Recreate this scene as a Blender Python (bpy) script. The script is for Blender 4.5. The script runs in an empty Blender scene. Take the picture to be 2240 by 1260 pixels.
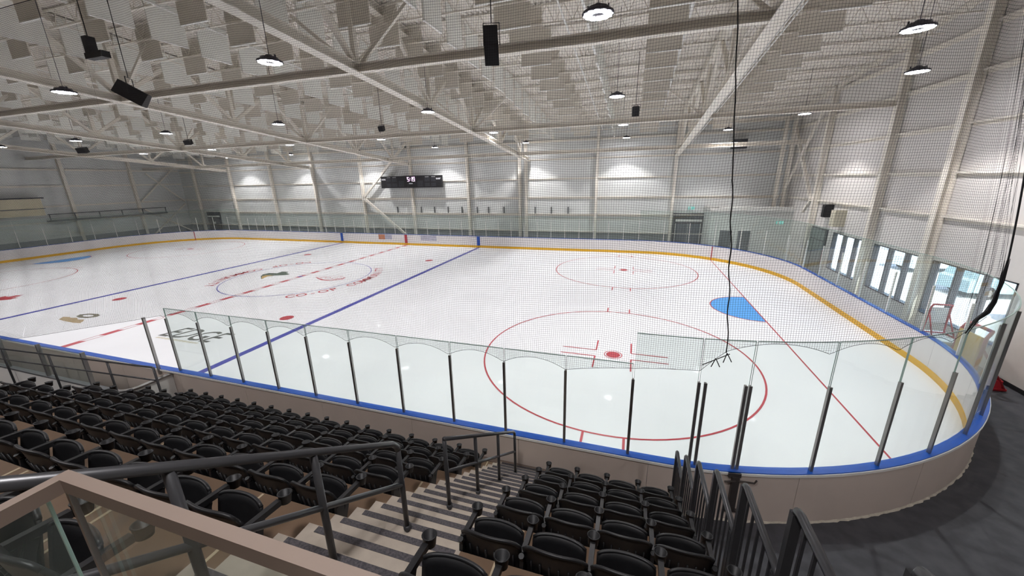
import bpy, bmesh, math, random
from math import sin, cos, pi, radians, atan2, hypot
from mathutils import Vector, Matrix
random.seed(7)
SC = bpy.context.scene
COL = SC.collection

# ------------------------------------------------------------------ camera
cd = bpy.data.cameras.new('camera'); cam = bpy.data.objects.new('camera', cd); COL.objects.link(cam)
cam.location = (21.384, -19.405, 6.057)
cam.rotation_mode = 'XYZ'; cam.rotation_euler = (1.29092, 0.02008, 0.30483)
cd.sensor_width = 36.0; cd.sensor_fit = 'HORIZONTAL'; cd.lens = 823.55 / 2240 * 36.0
cd.clip_start = 0.05; cd.clip_end = 500
SC.camera = cam
# ------------------------------------------------------------------ world, sun, exposure
W = bpy.data.worlds.new('world'); SC.world = W; W.use_nodes = True
nt = W.node_tree; nt.nodes.clear()
wo = nt.nodes.new('ShaderNodeOutputWorld'); bg = nt.nodes.new('ShaderNodeBackground')
sky = nt.nodes.new('ShaderNodeTexSky'); sky.sky_type = 'NISHITA'
sky.sun_elevation = radians(48); sky.sun_rotation = radians(200); sky.sun_disc = False
sky.air_density = 1.2; sky.dust_density = 2.5
nt.links.new(sky.outputs[0], bg.inputs[0]); nt.links.new(bg.outputs[0], wo.inputs[0])
bg.inputs[1].default_value = 0.35
sd = bpy.data.lights.new('sun', 'SUN'); sd.energy = 5.0; sd.angle = 0.01; sd.color = (1, .96, .9)
so = bpy.data.objects.new('sun', sd); COL.objects.link(so); so.rotation_euler = (radians(38), radians(12), 0)
vs = SC.view_settings
vs.view_transform = 'Standard'; vs.look = 'None'; vs.gamma = 1.0; vs.use_curve_mapping = False
vs.exposure = 1.16
SPOT_W = 380.0; GLOW = 64.0

# ------------------------------------------------------------------ materials
def lin(c):
    f = lambda v: v/12.92 if v <= .04045 else ((v+.055)/1.055)**2.4
    return tuple(f(x/255.) for x in c) + (1.,)
MATS = {}
def mat(name, rgb, rough=.5, metal=0., noise=0., nscale=8., bump=0., bscale=None, emit=0., ecol=None, rgb2=None, coat=0.):
    if name in MATS: return MATS[name]
    m = bpy.data.materials.new(name); m.use_nodes = True; n = m.node_tree; p = n.nodes['Principled BSDF']
    c = lin(rgb); p.inputs['Base Color'].default_value = c
    p.inputs['Roughness'].default_value = rough; p.inputs['Metallic'].default_value = metal
    p.inputs['Coat Weight'].default_value = coat
    if noise or bump or rgb2:
        tc = n.nodes.new('ShaderNodeTexCoord'); nz = n.nodes.new('ShaderNodeTexNoise')
        nz.inputs['Scale'].default_value = nscale; nz.inputs['Detail'].default_value = 6
        n.links.new(tc.outputs['Object'], nz.inputs['Vector'])
        if noise or rgb2:
            r = n.nodes.new('ShaderNodeValToRGB')
            c2 = lin(rgb2) if rgb2 else tuple(max(0, x*(1-noise)) for x in c[:3]) + (1.,)
            c1 = c if rgb2 else tuple(min(1, x*(1+noise*.5)) for x in c[:3]) + (1.,)
            r.color_ramp.elements[0].color = c2; r.color_ramp.elements[1].color = c1
            r.color_ramp.elements[0].position = .35; r.color_ramp.elements[1].position = .65
            n.links.new(nz.outputs[0], r.inputs[0]); n.links.new(r.outputs[0], p.inputs['Base Color'])
        if bump:
            nb = nz
            if bscale:
                nb = n.nodes.new('ShaderNodeTexNoise'); nb.inputs['Scale'].default_value = bscale
                n.links.new(tc.outputs['Object'], nb.inputs['Vector'])
            b = n.nodes.new('ShaderNodeBump'); b.inputs['Strength'].default_value = bump; b.inputs['Distance'].default_value = .02
            n.links.new(nb.outputs[0], b.inputs['Height']); n.links.new(b.outputs[0], p.inputs['Normal'])
    if emit:
        p.inputs['Emission Color'].default_value = lin(ecol or rgb); p.inputs['Emission Strength'].default_value = emit
    MATS[name] = m; return m
def glassmat(name, tint, refl=.06, rough=.0, body=0.0, bodycol=(200, 215, 210)):
    m = bpy.data.materials.new(name); m.use_nodes = True; n = m.node_tree; n.nodes.clear()
    o = n.nodes.new('ShaderNodeOutputMaterial'); t = n.nodes.new('ShaderNodeBsdfTransparent'); t.inputs[0].default_value = tint
    g = n.nodes.new('ShaderNodeBsdfGlossy'); g.inputs['Roughness'].default_value = rough
    lw = n.nodes.new('ShaderNodeLayerWeight'); lw.inputs[0].default_value = .5
    pw = n.nodes.new('ShaderNodeMath'); pw.operation = 'POWER'; pw.inputs[1].default_value = 5
    fr = n.nodes.new('ShaderNodeMath'); fr.operation = 'MULTIPLY_ADD'; fr.inputs[1].default_value = .7; fr.inputs[2].default_value = .03
    n.links.new(lw.outputs['Facing'], pw.inputs[0]); n.links.new(pw.outputs[0], fr.inputs[0])
    mx = n.nodes.new('ShaderNodeMixShader'); n.links.new(fr.outputs[0], mx.inputs[0])
    n.links.new(t.outputs[0], mx.inputs[1]); n.links.new(g.outputs[0], mx.inputs[2])
    last = mx
    if body:
        d = n.nodes.new('ShaderNodeBsdfDiffuse'); d.inputs[0].default_value = lin(bodycol)
        m2 = n.nodes.new('ShaderNodeMixShader'); m2.inputs[0].default_value = body
        n.links.new(mx.outputs[0], m2.inputs[1]); n.links.new(d.outputs[0], m2.inputs[2]); last = m2
    n.links.new(last.outputs[0], o.inputs[0]); MATS[name] = m; return m
M_ICE = mat('ice', (238, 240, 243), .42, noise=.03, nscale=.35, bump=.02, bscale=3., coat=.06)
M_RED = mat('red_paint', (186, 60, 72), .35); M_REDL = mat('red_line_paint', (190, 78, 88), .35)
M_BLUE = mat('blue_line_paint', (66, 70, 168), .35); M_CREASE = mat('crease_blue', (86, 168, 240), .35)
M_BOARD = mat('board_white', (236, 232, 232), .4, noise=.02, nscale=2.)
M_BOARDO = mat('board_outer', (205, 192, 182), .5, noise=.04, nscale=1.5)
M_CAP = mat('cap_blue', (20, 84, 182), .35, noise=.06, nscale=5.)
M_YEL = mat('kick_yellow', (232, 180, 40), .4)
M_RUB = mat('rubber_floor', (78, 78, 83), .8, rgb2=(64, 64, 69), nscale=3.5, bump=.06, bscale=120.)
M_WALL = mat('wall_liner', (216, 218, 216), .6, noise=.04, nscale=.6)
M_WALLD = mat('concrete_wainscot', (142, 148, 150), .8, noise=.08, nscale=3.)
M_DRY = mat('drywall', (216, 212, 208), .7, noise=.02)
M_STEEL = mat('steel_cream', (234, 228, 217), .5, noise=.05, nscale=1.5)
M_DECK = mat('deck_white', (230, 224, 215), .55, noise=.03, nscale=2.)
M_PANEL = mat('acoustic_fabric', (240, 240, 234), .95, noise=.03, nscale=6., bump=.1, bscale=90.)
M_NET = mat('net_black', (40, 40, 42), .8)
M_SEAT = mat('seat_black', (22, 22, 24), .48, noise=.15, nscale=25., bump=.06, bscale=180.)
M_CONC = mat('concrete_step', (164, 153, 140), .75, noise=.1, nscale=7., bump=.08, bscale=40.)
M_TAN = mat('tier_tan', (114, 91, 71), .7, noise=.06, nscale=4.)
M_STRIP = mat('nosing_grit', (84, 80, 82), .9, rgb2=(56, 54, 58), nscale=70.)
M_RAIL = mat('rail_charcoal', (58, 58, 60), .35, metal=.3, noise=.05, nscale=12.)
M_ALU = mat('aluminium_post', (150, 148, 146), .3, metal=.85)
M_DKFR = mat('dark_frame', (52, 54, 62), .4)
M_BLK = mat('speaker_black', (22, 22, 25), .5)
M_BEIGE = mat('beige_cap', (112, 98, 88), .55, noise=.03, nscale=5.)
M_WHT = mat('white_plastic', (235, 234, 230), .4)
M_LAMPB = mat('lamp_housing', (70, 68, 80), .4, metal=.4)
M_LAMP = mat('lamp_lens', (255, 255, 255), .3, emit=GLOW, ecol=(250, 248, 255))
M_GREY = mat('grey_metal', (104, 106, 108), .45, metal=.3)
M_TXTK = mat('ice_black', (88, 90, 86), .4); M_TXTT = mat('ice_tan', (206, 200, 176), .4)
M_BROWN = mat('ice_brown', (178, 158, 122), .4); M_OLIVE = mat('ice_olive', (118, 116, 100), .4)
M_GREEN = mat('ice_green', (84, 100, 88), .4); M_GOLD = mat('ice_gold', (190, 158, 90), .4)
M_DIG = mat('digits', (255, 225, 255), .4, emit=1.3, ecol=(255, 210, 255))
M_GLS = glassmat('rink_glass', (.93, .965, .95, 1), body=.03)
M_GLSF = glassmat('far_glass', (.93, .965, .95, 1), body=.04, bodycol=(214, 224, 219))
M_WIN = glassmat('window_glass', (.95, .98, 1, 1))
M_REDP = mat('red_plastic', (176, 30, 42), .4); M_YELP = mat('yellow_plastic', (228, 182, 50), .4)

# ------------------------------------------------------------------ helpers
class MB:
    def __init__(s): s.v = []; s.f = []
    def add(s, vs_, fs_):
        o = len(s.v); s.v += [tuple(v) for v in vs_]; s.f += [tuple(o+i for i in f) for f in fs_]; return s
    def box(s, x0, x1, y0, y1, z0, z1):
        return s.add([(x0,y0,z0),(x1,y0,z0),(x1,y1,z0),(x0,y1,z0),(x0,y0,z1),(x1,y0,z1),(x1,y1,z1),(x0,y1,z1)],
                     [(0,3,2,1),(4,5,6,7),(0,1,5,4),(1,2,6,5),(2,3,7,6),(3,0,4,7)])
    def bar(s, a, b, w, h=None, up=(0,0,1)):
        a = Vector(a); b = Vector(b); h = h or w; d = (b-a).normalized(); u = Vector(up)
        if abs(d.dot(u)) > .98: u = Vector((0,1,0))
        x = d.cross(u).normalized(); z = x.cross(d).normalized(); x *= w/2; z *= h/2
        vs_ = [p+q for p in (a, b) for q in (-x-z, x-z, x+z, -x+z)]
        return s.add(vs_, [(3,2,1,0),(4,5,6,7),(0,1,5,4),(1,2,6,5),(2,3,7,6),(3,0,4,7)])
    def tube(s, pts, r, n=8, cap=True):
        pts = [Vector(p) for p in pts]; rings = []
        prev = None
        for i, p in enumerate(pts):
            d = (pts[min(i+1, len(pts)-1)] - pts[max(i-1, 0)]).normalized()
            if prev is None: u = Vector((0,0,1)) if abs(d.z) < .9 else Vector((1,0,0)); x = d.cross(u).normalized()
            else: x = (prev - d*prev.dot(d)).normalized()
            prev = x; y = d.cross(x).normalized()
            rr = r[i] if isinstance(r, (list, tuple)) else r
            rings.append([p + (x*cos(2*pi*k/n) + y*sin(2*pi*k/n))*rr for k in range(n)])
        vs_ = [v for R_ in rings for v in R_]; fs = []
        for i in range(len(rings)-1):
            for k in range(n): fs.append((i*n+k, i*n+(k+1)%n, (i+1)*n+(k+1)%n, (i+1)*n+k))
        if cap: fs += [tuple(range(n))[::-1], tuple(range((len(rings)-1)*n, len(rings)*n))]
        return s.add(vs_, fs)
    def lathe(s, prof, n=24, c=(0,0,0)):
        vs_ = [(c[0]+r*cos(2*pi*k/n), c[1]+r*sin(2*pi*k/n), c[2]+z) for r, z in prof for k in range(n)]
        fs = [(i*n+k, i*n+(k+1)%n, (i+1)*n+(k+1)%n, (i+1)*n+k) for i in range(len(prof)-1) for k in range(n)]
        return s.add(vs_, fs)
    def ibeam(s, a, b, w, h, t=.03):
        a = Vector(a); b = Vector(b); d = (b-a).normalized(); x = d.cross(Vector((0,0,1))).normalized(); z = x.cross(d).normalized()
        s.bar(a+z*(h/2-t/2), b+z*(h/2-t/2), w, t); s.bar(a-z*(h/2-t/2), b-z*(h/2-t/2), w, t); s.bar(a, b, t, h-2*t)
        return s
    def vcol(s, x, y, z0, z1, w, h, axis='x', t=.025):   # H column, flanges facing +-axis
        if axis == 'x':
            s.box(x-h/2, x-h/2+t, y-w/2, y+w/2, z0, z1); s.box(x+h/2-t, x+h/2, y-w/2, y+w/2, z0, z1); s.box(x-h/2+t, x+h/2-t, y-t/2, y+t/2, z0, z1)
        else:
            s.box(x-w/2, x+w/2, y-h/2, y-h/2+t, z0, z1); s.box(x-w/2, x+w/2, y+h/2-t, y+h/2, z0, z1); s.box(x-t/2, x+t/2, y-h/2+t, y+h/2-t, z0, z1)
        return s
    def mesh(s, name, m, smooth=False):
        me = bpy.data.meshes.new(name); me.from_pydata(s.v, [], s.f); me.materials.append(m)
        if smooth:
            me.polygons.foreach_set('use_smooth', [True]*len(me.polygons))
        me.update(); return me
    def build(s, name, m, parent=None, loc=None, smooth=False):
        return put(name, s.mesh(name, m, smooth), parent, loc)
def put(name, me, parent=None, loc=None, rotz=0):
    o = bpy.data.objects.new(name, me); COL.objects.link(o)
    if parent: o.parent = parent
    if loc: o.location = loc
    if rotz: o.rotation_euler.z = rotz
    return o
def tag(o, label=None, cat=None, group=None, kind=None):
    if label: o['label'] = label
    if cat: o['category'] = cat
    if group: o['group'] = group
    if kind: o['kind'] = kind
    return o
def empty(name, loc, label, cat, group=None, rotz=0):
    o = bpy.data.objects.new(name, None); COL.objects.link(o); o.location = loc; o.rotation_euler.z = rotz
    o.empty_display_size = .2
    return tag(o, label, cat, group)
def struct(o): o['kind'] = 'structure'; return o
ORD = ['first','second','third','fourth','fifth','sixth','seventh','eighth','ninth','tenth','eleventh','twelfth','thirteenth','fourteenth','fifteenth','sixteenth','seventeenth','eighteenth','nineteenth','twentieth'] + ['%dth' % i for i in range(21, 60)]
def copy_tree(o, parent=None):
    c = o.copy(); COL.objects.link(c); c.parent = parent
    for ch in [x for x in o.children]: copy_tree(ch, c)
    return c
def textmesh(s, size, bold=.0, shear=0., align='CENTER', sx=1.):
    cu = bpy.data.curves.new('t', 'FONT'); cu.body = s; cu.size = size; cu.offset = bold; cu.shear = shear
    cu.align_x = align; cu.resolution_u = 3; cu.space_character = sx
    ob = bpy.data.objects.new('t', cu); COL.objects.link(ob)
    dg = bpy.context.evaluated_depsgraph_get(); me = bpy.data.meshes.new_from_object(ob.evaluated_get(dg))
    bpy.data.objects.remove(ob); bpy.data.curves.remove(cu)
    return me

# ------------------------------------------------------------------ rink geometry
HL, HW, RC = 30.48, 13.05, 8.53
def rrect(off, seg=20, hl=HL, hw=HW, rc=RC):
    """closed rounded rectangle, offset outwards by off, counter-clockwise"""
    pts = []
    for cx, cy, a0 in ((hl-rc, -(hw-rc), -90), (hl-rc, hw-rc, 0), (-(hl-rc), hw-rc, 90), (-(hl-rc), -(hw-rc), 180)):
        for i in range(seg+1):
            a = radians(a0+90*i/seg); pts.append((cx+(rc+off)*cos(a), cy+(rc+off)*sin(a)))
    return pts
ICE = struct(MB().build('ice_surface', M_ICE)) if False else None
def flat(pts, z): n = len(pts); return MB().add([(x, y, z) for x, y in pts], [tuple(range(n))])
ice = flat(rrect(0), .0).build('ice_surface', M_ICE); struct(ice)
ice['label'] = 'white ice sheet'

FL = struct(MB().box(-33, 32.1, -24, 15, -.3, -.012).build('floor', M_RUB))
# --- painted marks
Z1, Z2, Z3 = .003, .005, .007
def mark(name, mb, m): return mb.build(name, m, ice)
def ring(cx, cy, r, w, z, n=96, a0=0, a1=2*pi):
    mb = MB(); vs_ = []; full = abs(a1-a0-2*pi) < 1e-6
    for i in range(n+1):
        a = a0+(a1-a0)*i/n; vs_ += [(cx+(r-w/2)*cos(a), cy+(r-w/2)*sin(a), z), (cx+(r+w/2)*cos(a), cy+(r+w/2)*sin(a), z)]
    return mb.add(vs_, [(2*i, 2*i+1, 2*i+3, 2*i+2) for i in range(n)])
def rect(mb, x0, x1, y0, y1, z): return mb.add([(x0,y0,z),(x1,y0,z),(x1,y1,z),(x0,y1,z)], [(0,1,2,3)])
def disc(cx, cy, r, z, n=40): return flat([(cx+r*cos(2*pi*i/n), cy+r*sin(2*pi*i/n)) for i in range(n)], z)
YB = HW-.01
for x in (-7.77, 7.77): mark('blue_line', rect(MB(), x-.15, x+.15, -YB, YB, Z1), M_BLUE)
cl = MB()
for x in (-.14, .14): rect(cl, x-.02, x+.02, -YB, YB, Z1)
y = -YB
while y < YB-.6:
    cl.add([(-.12, y, Z1), (.12, y+.1, Z1), (.12, y+.75, Z1), (-.12, y+.65, Z1)], [(0,1,2,3)]); y += 1.27
mark('centre_line', cl, M_REDL)
gy = HW-RC + math.sqrt(RC**2-(27.13-(HL-RC))**2)-.02
for s_ in (-1, 1): mark('goal_line', rect(MB(), s_*27.13-.025, s_*27.13+.025, -gy, gy, Z1), M_RED)
mark('centre_circle', ring(0, 0, 4.57, .05, Z2), M_BLUE)
mark('centre_spot', disc(0, 0, .15, Z3), M_BLUE)
for sx in (-1, 1):
    for sy in (-1, 1):
        cx, cy = sx*21.03, sy*6.7
        mark('faceoff_circle', ring(cx, cy, 4.57, .055, Z2), M_RED)
        mark('faceoff_dot', disc(cx, cy, .24, Z2), M_RED); mark('dot_ring', ring(cx, cy, .3, .03, Z2, 40), M_RED)
        mb = MB()
        for a in (-1, 1):
            for b in (-1, 1):
                rect(mb, *sorted((cx+a*.61, cx+a*1.83)), cy+b*.25-.025, cy+b*.25+.025, Z2)
                rect(mb, cx+a*.61-.025, cx+a*.61+.025, *sorted((cy+b*.25, cy+b*1.12)), Z3)
                rect(mb, cx+a*.49-.03, cx+a*.49+.03, *sorted((cy+b*4.57, cy+b*5.12)), Z3)
        mark('faceoff_marks', mb, M_RED)
        mark('neutral_dot', disc(sx*6.1, sy*6.7, .305, Z2), M_RED)
for s_ in (-1, 1):
    pts = [(s_*(27.1-1.83*cos(radians(a))), 1.83*sin(radians(a))) for a in range(-90, 91, 5)]
    if s_ > 0: pts = pts[::-1]
    mark('goal_crease', flat(pts, Z1), M_CREASE)
    mark('crease_line', ring(s_*27.1, 0, 1.83, .05, Z2, 40, pi/2 if s_ > 0 else -pi/2, 3*pi/2 if s_ > 0 else pi/2), M_RED)
# lettering round the centre circle
def arc_text(word, mid, r, size, m):
    span = len(word)*.60/r
    for i, ch in enumerate(word):
        if ch == ' ': continue
        me = textmesh(ch, size, .012); a = mid-span/2+span*(i+.5)/len(word)
        me.materials.clear(); me.materials.append(m)
        # tops of the letters point to the centre, reading counter-clockwise
        me.transform(Matrix.Translation((r*cos(a), r*sin(a), Z2)) @ Matrix.Rotation(a+pi/2, 4, 'Z') @ Matrix.Diagonal((.95, 1, 1, 1)))
        put('circle_lettering', me, ice)
arc_text('CO-OP COMMUNITY', radians(-5), 5.36, .8, M_RED)
arc_text('CO-OP COMMUNITY', radians(175), 5.36, .8, M_RED)
me = textmesh('EDGE', 1.4, .012, .4, sx=1.0); me.materials.append(M_TXTK); put('sponsor_lettering', me, ice, (3.85, -9.8, Z1)).scale = (.86, 1, 1)
mb = MB(); x = 2.6
for i in range(14):
    w = random.choice((.1, .14, .16)); mb.add([(x, -10.02, Z1), (x+w, -10.02, Z1), (x+w+.05, -9.9, Z1), (x+.05, -9.9, Z1)], [(0,1,2,3)]); x += w+.05
mark('sponsor_tagline', mb, M_TXTT)
def poly(name, pts, m, z=Z1): return mark(name, flat(pts, z), m)
poly('bird_emblem', [(-2.02,-1.24),(-2.8,-.66),(-3.26,-.1),(-3.14,.34),(-2.51,.35),(-2.58,.9),(-1.97,.89),(-1.93,.62),(-1.3,.35),(-1.46,.04),(-2.06,-.23),(-2.31,-.55),(-2.3,-.8)], M_GREEN)
poly('emblem_gold', [(-2.05,-1.2),(-2.75,-.6),(-2.78,-.3),(-2.2,-.2),(-2.35,-.5)], M_GOLD, Z2)
sh = [(1.16,.12),(1.71,-.25),(2.24,-.49),(2.7,-.5),(3.21,-.26),(3.49,.04),(3.32,.5),(2.7,.73),(1.91,.55),(1.38,.3)]
c_ = (2.4, .15); mb = MB(); n = len(sh)
inn = [(c_[0]+(x-c_[0])*(.95 if y > .1 else .84), c_[1]+(y-c_[1])*(.93 if y > .1 else .74)) for x, y in sh]
mb.add([(x, y, Z1) for x, y in sh]+[(x, y, Z1) for x, y in inn], [(i, (i+1)%n, n+(i+1)%n, n+i) for i in range(n)])
mark('shield_emblem', mb, M_REDL)
me = textmesh('CO-OP', .5, .0, .2); me.materials.append(M_REDL); put('shield_lettering', me, ice, (2.4, -.05, Z1))
poly('brown_emblem', [(-4.8,-9.73),(-5.13,-9.42),(-4.75,-9.36),(-4.55,-9.41),(-4.2,-9.33),(-3.83,-9.48),(-3.5,-9.4),(-3.21,-9.57),(-3.02,-9.77),(-3.44,-9.82),(-4.25,-9.78)], M_BROWN)
mb = MB(); ol = [(-4.57,-9.21),(-4.74,-8.99),(-4.45,-8.77),(-3.88,-8.7),(-3.51,-8.81),(-3.4,-8.98),(-3.64,-9.24),(-4.15,-9.3)]; n = 8
mb.add([(x, y, Z1) for x, y in ol]+[(-4.05+(x+4.05)*.5, -9+(y+9)*.45, Z1) for x, y in ol], [(i, (i+1)%n, n+(i+1)%n, n+i) for i in range(n)])
mark('olive_emblem', mb, M_OLIVE)
def leaf(cx, cy, s, rot):
    P = [(0,-1),(.06,-.45),(.5,-.52),(.42,-.3),(.95,.1),(.8,.2),(.85,.5),(.55,.42),(.45,.55),(.25,.3),(.32,.85),(.15,.78),(0,1.1)]
    P = P+[(-x, y) for x, y in P[-2:0:-1]]
    return [(cx+s*(x*cos(rot)-y*sin(rot)), cy+s*(x*sin(rot)+y*cos(rot))) for x, y in P]
poly('maple_leaf', leaf(-13.3, -8.45, .8, 0), M_RED)

# ------------------------------------------------------------------ dasher boards
BO = empty('dasher_boards', (0, 0, 0), 'white dasher boards with blue cap rail and glass shielding round the ice', 'rink boards')
TH = .13
GATE0, GATE1 = 9.45, -12.2     # players' bench runs between these x on the near side
def strip_wall(path_in, path_out, z0, z1):
    mb = MB(); n = len(path_in)
    vs_ = [(x, y, z0) for x, y in path_in]+[(x, y, z0) for x, y in path_out]+[(x, y, z1) for x, y in path_in]+[(x, y, z1) for x, y in path_out]
    fs = []
    for i in range(n-1):
        fs += [(i, i+1, 2*n+i+1, 2*n+i), (n+i+1, n+i, 3*n+i, 3*n+i+1), (2*n+i, 2*n+i+1, 3*n+i+1, 3*n+i), (i+1, i, n+i, n+i+1)]
    fs += [(0, 2*n, 3*n, n), (n-1, 2*n-1, 4*n-1, 3*n-1)]
    return mb.add(vs_, fs)
# perimeter parametrised by arc length, s = 0 at (21.95, -13.05) going counter-clockwise (to the right)
LX, LY, LA = 2*(HL-RC), 2*(HW-RC), RC*pi/2
PER = 2*LX+2*LY+4*LA
def pp(s, off=0.):
    s %= PER; X, Y = HL-RC, HW-RC
    if s < LA: a = -pi/2+s/RC; return (X+(RC+off)*cos(a), -Y+(RC+off)*sin(a)), a
    s -= LA
    if s < LY: return (HL+off, -Y+s), 0.
    s -= LY
    if s < LA: a = s/RC; return (X+(RC+off)*cos(a), Y+(RC+off)*sin(a)), a
    s -= LA
    if s < LX: return (X-s, HW+off), pi/2
    s -= LX
    if s < LA: a = pi/2+s/RC; return (-X+(RC+off)*cos(a), Y+(RC+off)*sin(a)), a
    s -= LA
    if s < LY: return (-HL-off, Y-s), pi
    s -= LY
    if s < LA: a = pi+s/RC; return (-X+(RC+off)*cos(a), -Y+(RC+off)*sin(a)), a
    s -= LA
    return (-X+s, -HW-off), -pi/2
def s_near(x): return PER-(HL-RC)+x        # near long side
def path(s0, s1, off, step=.4):
    n = max(1, int(math.ceil((s1-s0)/step))); return [pp(s0+(s1-s0)*i/n, off)[0] for i in range(n+1)]
CH = 1.07
s = 0.
NP = 64; DL = PER/NP
for i in range(NP):
    a, b = i*DL, (i+1)*DL-.008
    strip_wall(path(a, b, 0), path(a, b, TH-.03), .0, CH-.03).build('board_panel', M_BOARD, BO)
    strip_wall(path(a, b, TH-.03), path(a, b, TH), .0, CH-.03).build('outer_panel', M_BOARDO, BO)
strip_wall(path(0, PER, -.02), path(0, PER, 0), 0, .2).build('kick_plate', M_YEL, BO)
strip_wall(path(0, PER, -.01), path(0, PER, TH+.02), CH-.02, CH+.008).build('cap_rail', M_CAP, BO)
strip_wall(path(0, PER, TH+.02), path(0, PER, TH+.035), CH-.06, CH-.01).build('cap_edging', M_WHT, BO)
for x, m in ((-7.77, M_CAP), (7.77, M_CAP), (0, M_RED)):
    for sy in (1, -1):
        MB().box(x-.15, x+.15, *sorted((sy*(HW-.004), sy*(HW-.03))), .2, CH-.04).build('line_marker', m, BO)
for sx in (-1, 1):
    for sy in (1, -1):
        MB().box(sx*27.13-.03, sx*27.13+.03, *sorted((sy*(gy-.02), sy*(gy+.01))), .0, CH-.04).build('line_marker', M_RED, BO)
for x0, x1, z0, z1, c in ((-3.2, -2.45, .5, 1.0, (196, 130, 98)), (-2.45, -1.62, .52, 1.0, (188, 188, 206)), (1.67, 3.38, .5, 1.0, (192, 190, 206))):
    m = mat('advert%d' % (x0*100), c, .4, noise=.12, nscale=3.)
    MB().box(x0, x1, HW-.006, HW-.001, z0, z1).build('board_advert', m, BO)
# ragged sealant along the foot of the near corner
mb = MB(); pts = []
for i in range(171):
    s_ = -1.0+i*.07; r1 = TH+.008+random.uniform(.0, .025); z = random.uniform(0, .022)
    pts.append((pp(s_, TH)[0], pp(s_, r1)[0], z))
for (a, b, z), (c, d, z2) in zip(pts[:-1], pts[1:]):
    mb.add([(a[0],a[1],z+.015),(c[0],c[1],z2+.015),(d[0],d[1],-.012),(b[0],b[1],-.012)], [(0,3,2,1)])
mb.build('foam_sealant', mat('sealant', (206, 198, 182), .8, noise=.1, nscale=20.), BO)

# --- glass shielding.  posts: (s, top), panes between them
def postmesh(h, m=None, w=.034, d=.045):
    return MB().box(-w/2, w/2, -d/2, d/2, 0, h).box(-w/2-.008, w/2+.008, d/2, d/2+.008, 0, h).mesh('support_post', m or M_ALU)
PM = {}
def post(s_, top, off=.06, z0=CH, far=False):
    (x, y), a = pp(s_, off)
    k = (round(top-z0, 2), far)
    if k not in PM: PM[k] = postmesh(top-z0, M_WHT if far else None)
    return put('support_post', PM[k], BO, (x, y, z0), a-pi/2)
def pane(sa, sb, top, m, off=.05, z0=CH):
    strip_wall(path(sa+.012, sb-.012, off-.006), path(sa+.012, sb-.012, off+.006), z0, top).build('glass_pane', m, BO)
    strip_wall(path(sa+.012, sb-.012, off-.009), path(sa+.012, sb-.012, off+.009), top, top+.012).build('glass_edge', mat('glass_edge', (150, 176, 168), .3), BO)
# near side, measured post positions
near_x = [21.575, 20.38, 19.17, 18.0, 16.75, 15.5, 14.28, 13.1, 11.9, 10.7, 9.5]
NS = [s_near(x)-PER for x in near_x]                      # negative s
arc_s = [ -( -22.62 + 21.95)*1., 1.43]                    # gate posts
def s_at(x, y): return (atan2(y+(HW-RC), x-(HL-RC))+pi/2)*RC
AS = [s_at(22.62, -13.0), s_at(23.4, -12.93), s_at(24.6, -12.62), s_at(25.75, -12.15), s_at(26.8, -11.5), s_at(27.8, -10.65), s_at(28.6, -9.8)]
seq = sorted(NS)+AS
for i, s_ in enumerate(seq):
    top = 2.64 if s_ < .4 else 2.72
    if s_ in AS[5:]: top = 3.4
    post(s_, top)
    if s_ in (AS[0], AS[1]): post(s_+(.1 if s_ == AS[0] else -.07), top)
M_JOINT = mat('glass_edge', (150, 176, 168), .3)
for s_ in seq:
    t_ = 2.92 if s_ <= NS[0]+.01 else 3.5; (x, y), a = pp(s_, .05)
    for d_ in (-.013, .013):
        o = MB().box(d_-.003, d_+.003, -.006, .006, 2.6, t_).build('glass_joint', M_JOINT, BO, (x, y, 0)); o.rotation_euler.z = a-pi/2
for a, b in zip(seq[:-1], seq[1:]): pane(a, b, 2.92 if b <= NS[0]+.01 else 3.5, M_GLS)
# right end and far corner, tall glass
cur = AS[-1]; END = LA+LY+LA
n = 15
for i in range(n):
    a = cur+(END-cur)*i/n; b = cur+(END-cur)*(i+1)/n
    pane(a, b, 3.45, M_GLSF); post(b, 2.6, far=True)
n = 36
for i in range(n):
    a = END+LX*i/n; b = END+LX*(i+1)/n; pane(a, b, 2.92, M_GLSF); post(b, 2.42, far=True)
cur = END+LX; e2 = cur+LA*2+LY
n = 21
for i in range(n):
    a = cur+(e2-cur)*i/n; b = cur+(e2-cur)*(i+1)/n
    pane(a, b, 3.45, M_GLSF); post(b, 2.6, far=True)
# gate latch on the near corner
(gx, gyy), ga = pp(AS[1]-.04, TH+.03)
mb = MB(); mb.box(-.07, .05, -.02, .03, -.75, -.06); mb.box(-.09, .12, -.02, .02, -.06, .02); mb.tube([(-.05,.03,-.12),(-.3,.05,-.12),(-.33,.05,-.06)], .016); mb.tube([(0,.03,-.13),(.18,.05,-.13)], .016); mb.box(-.2, .1, -.02, .03, -.8, -.76)
lt = mb.build('gate_latch', mat('latch_steel', (92, 86, 84), .35, metal=.7), BO, (gx, gyy, CH-.03)); lt.rotation_euler.z = ga-pi/2

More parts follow.
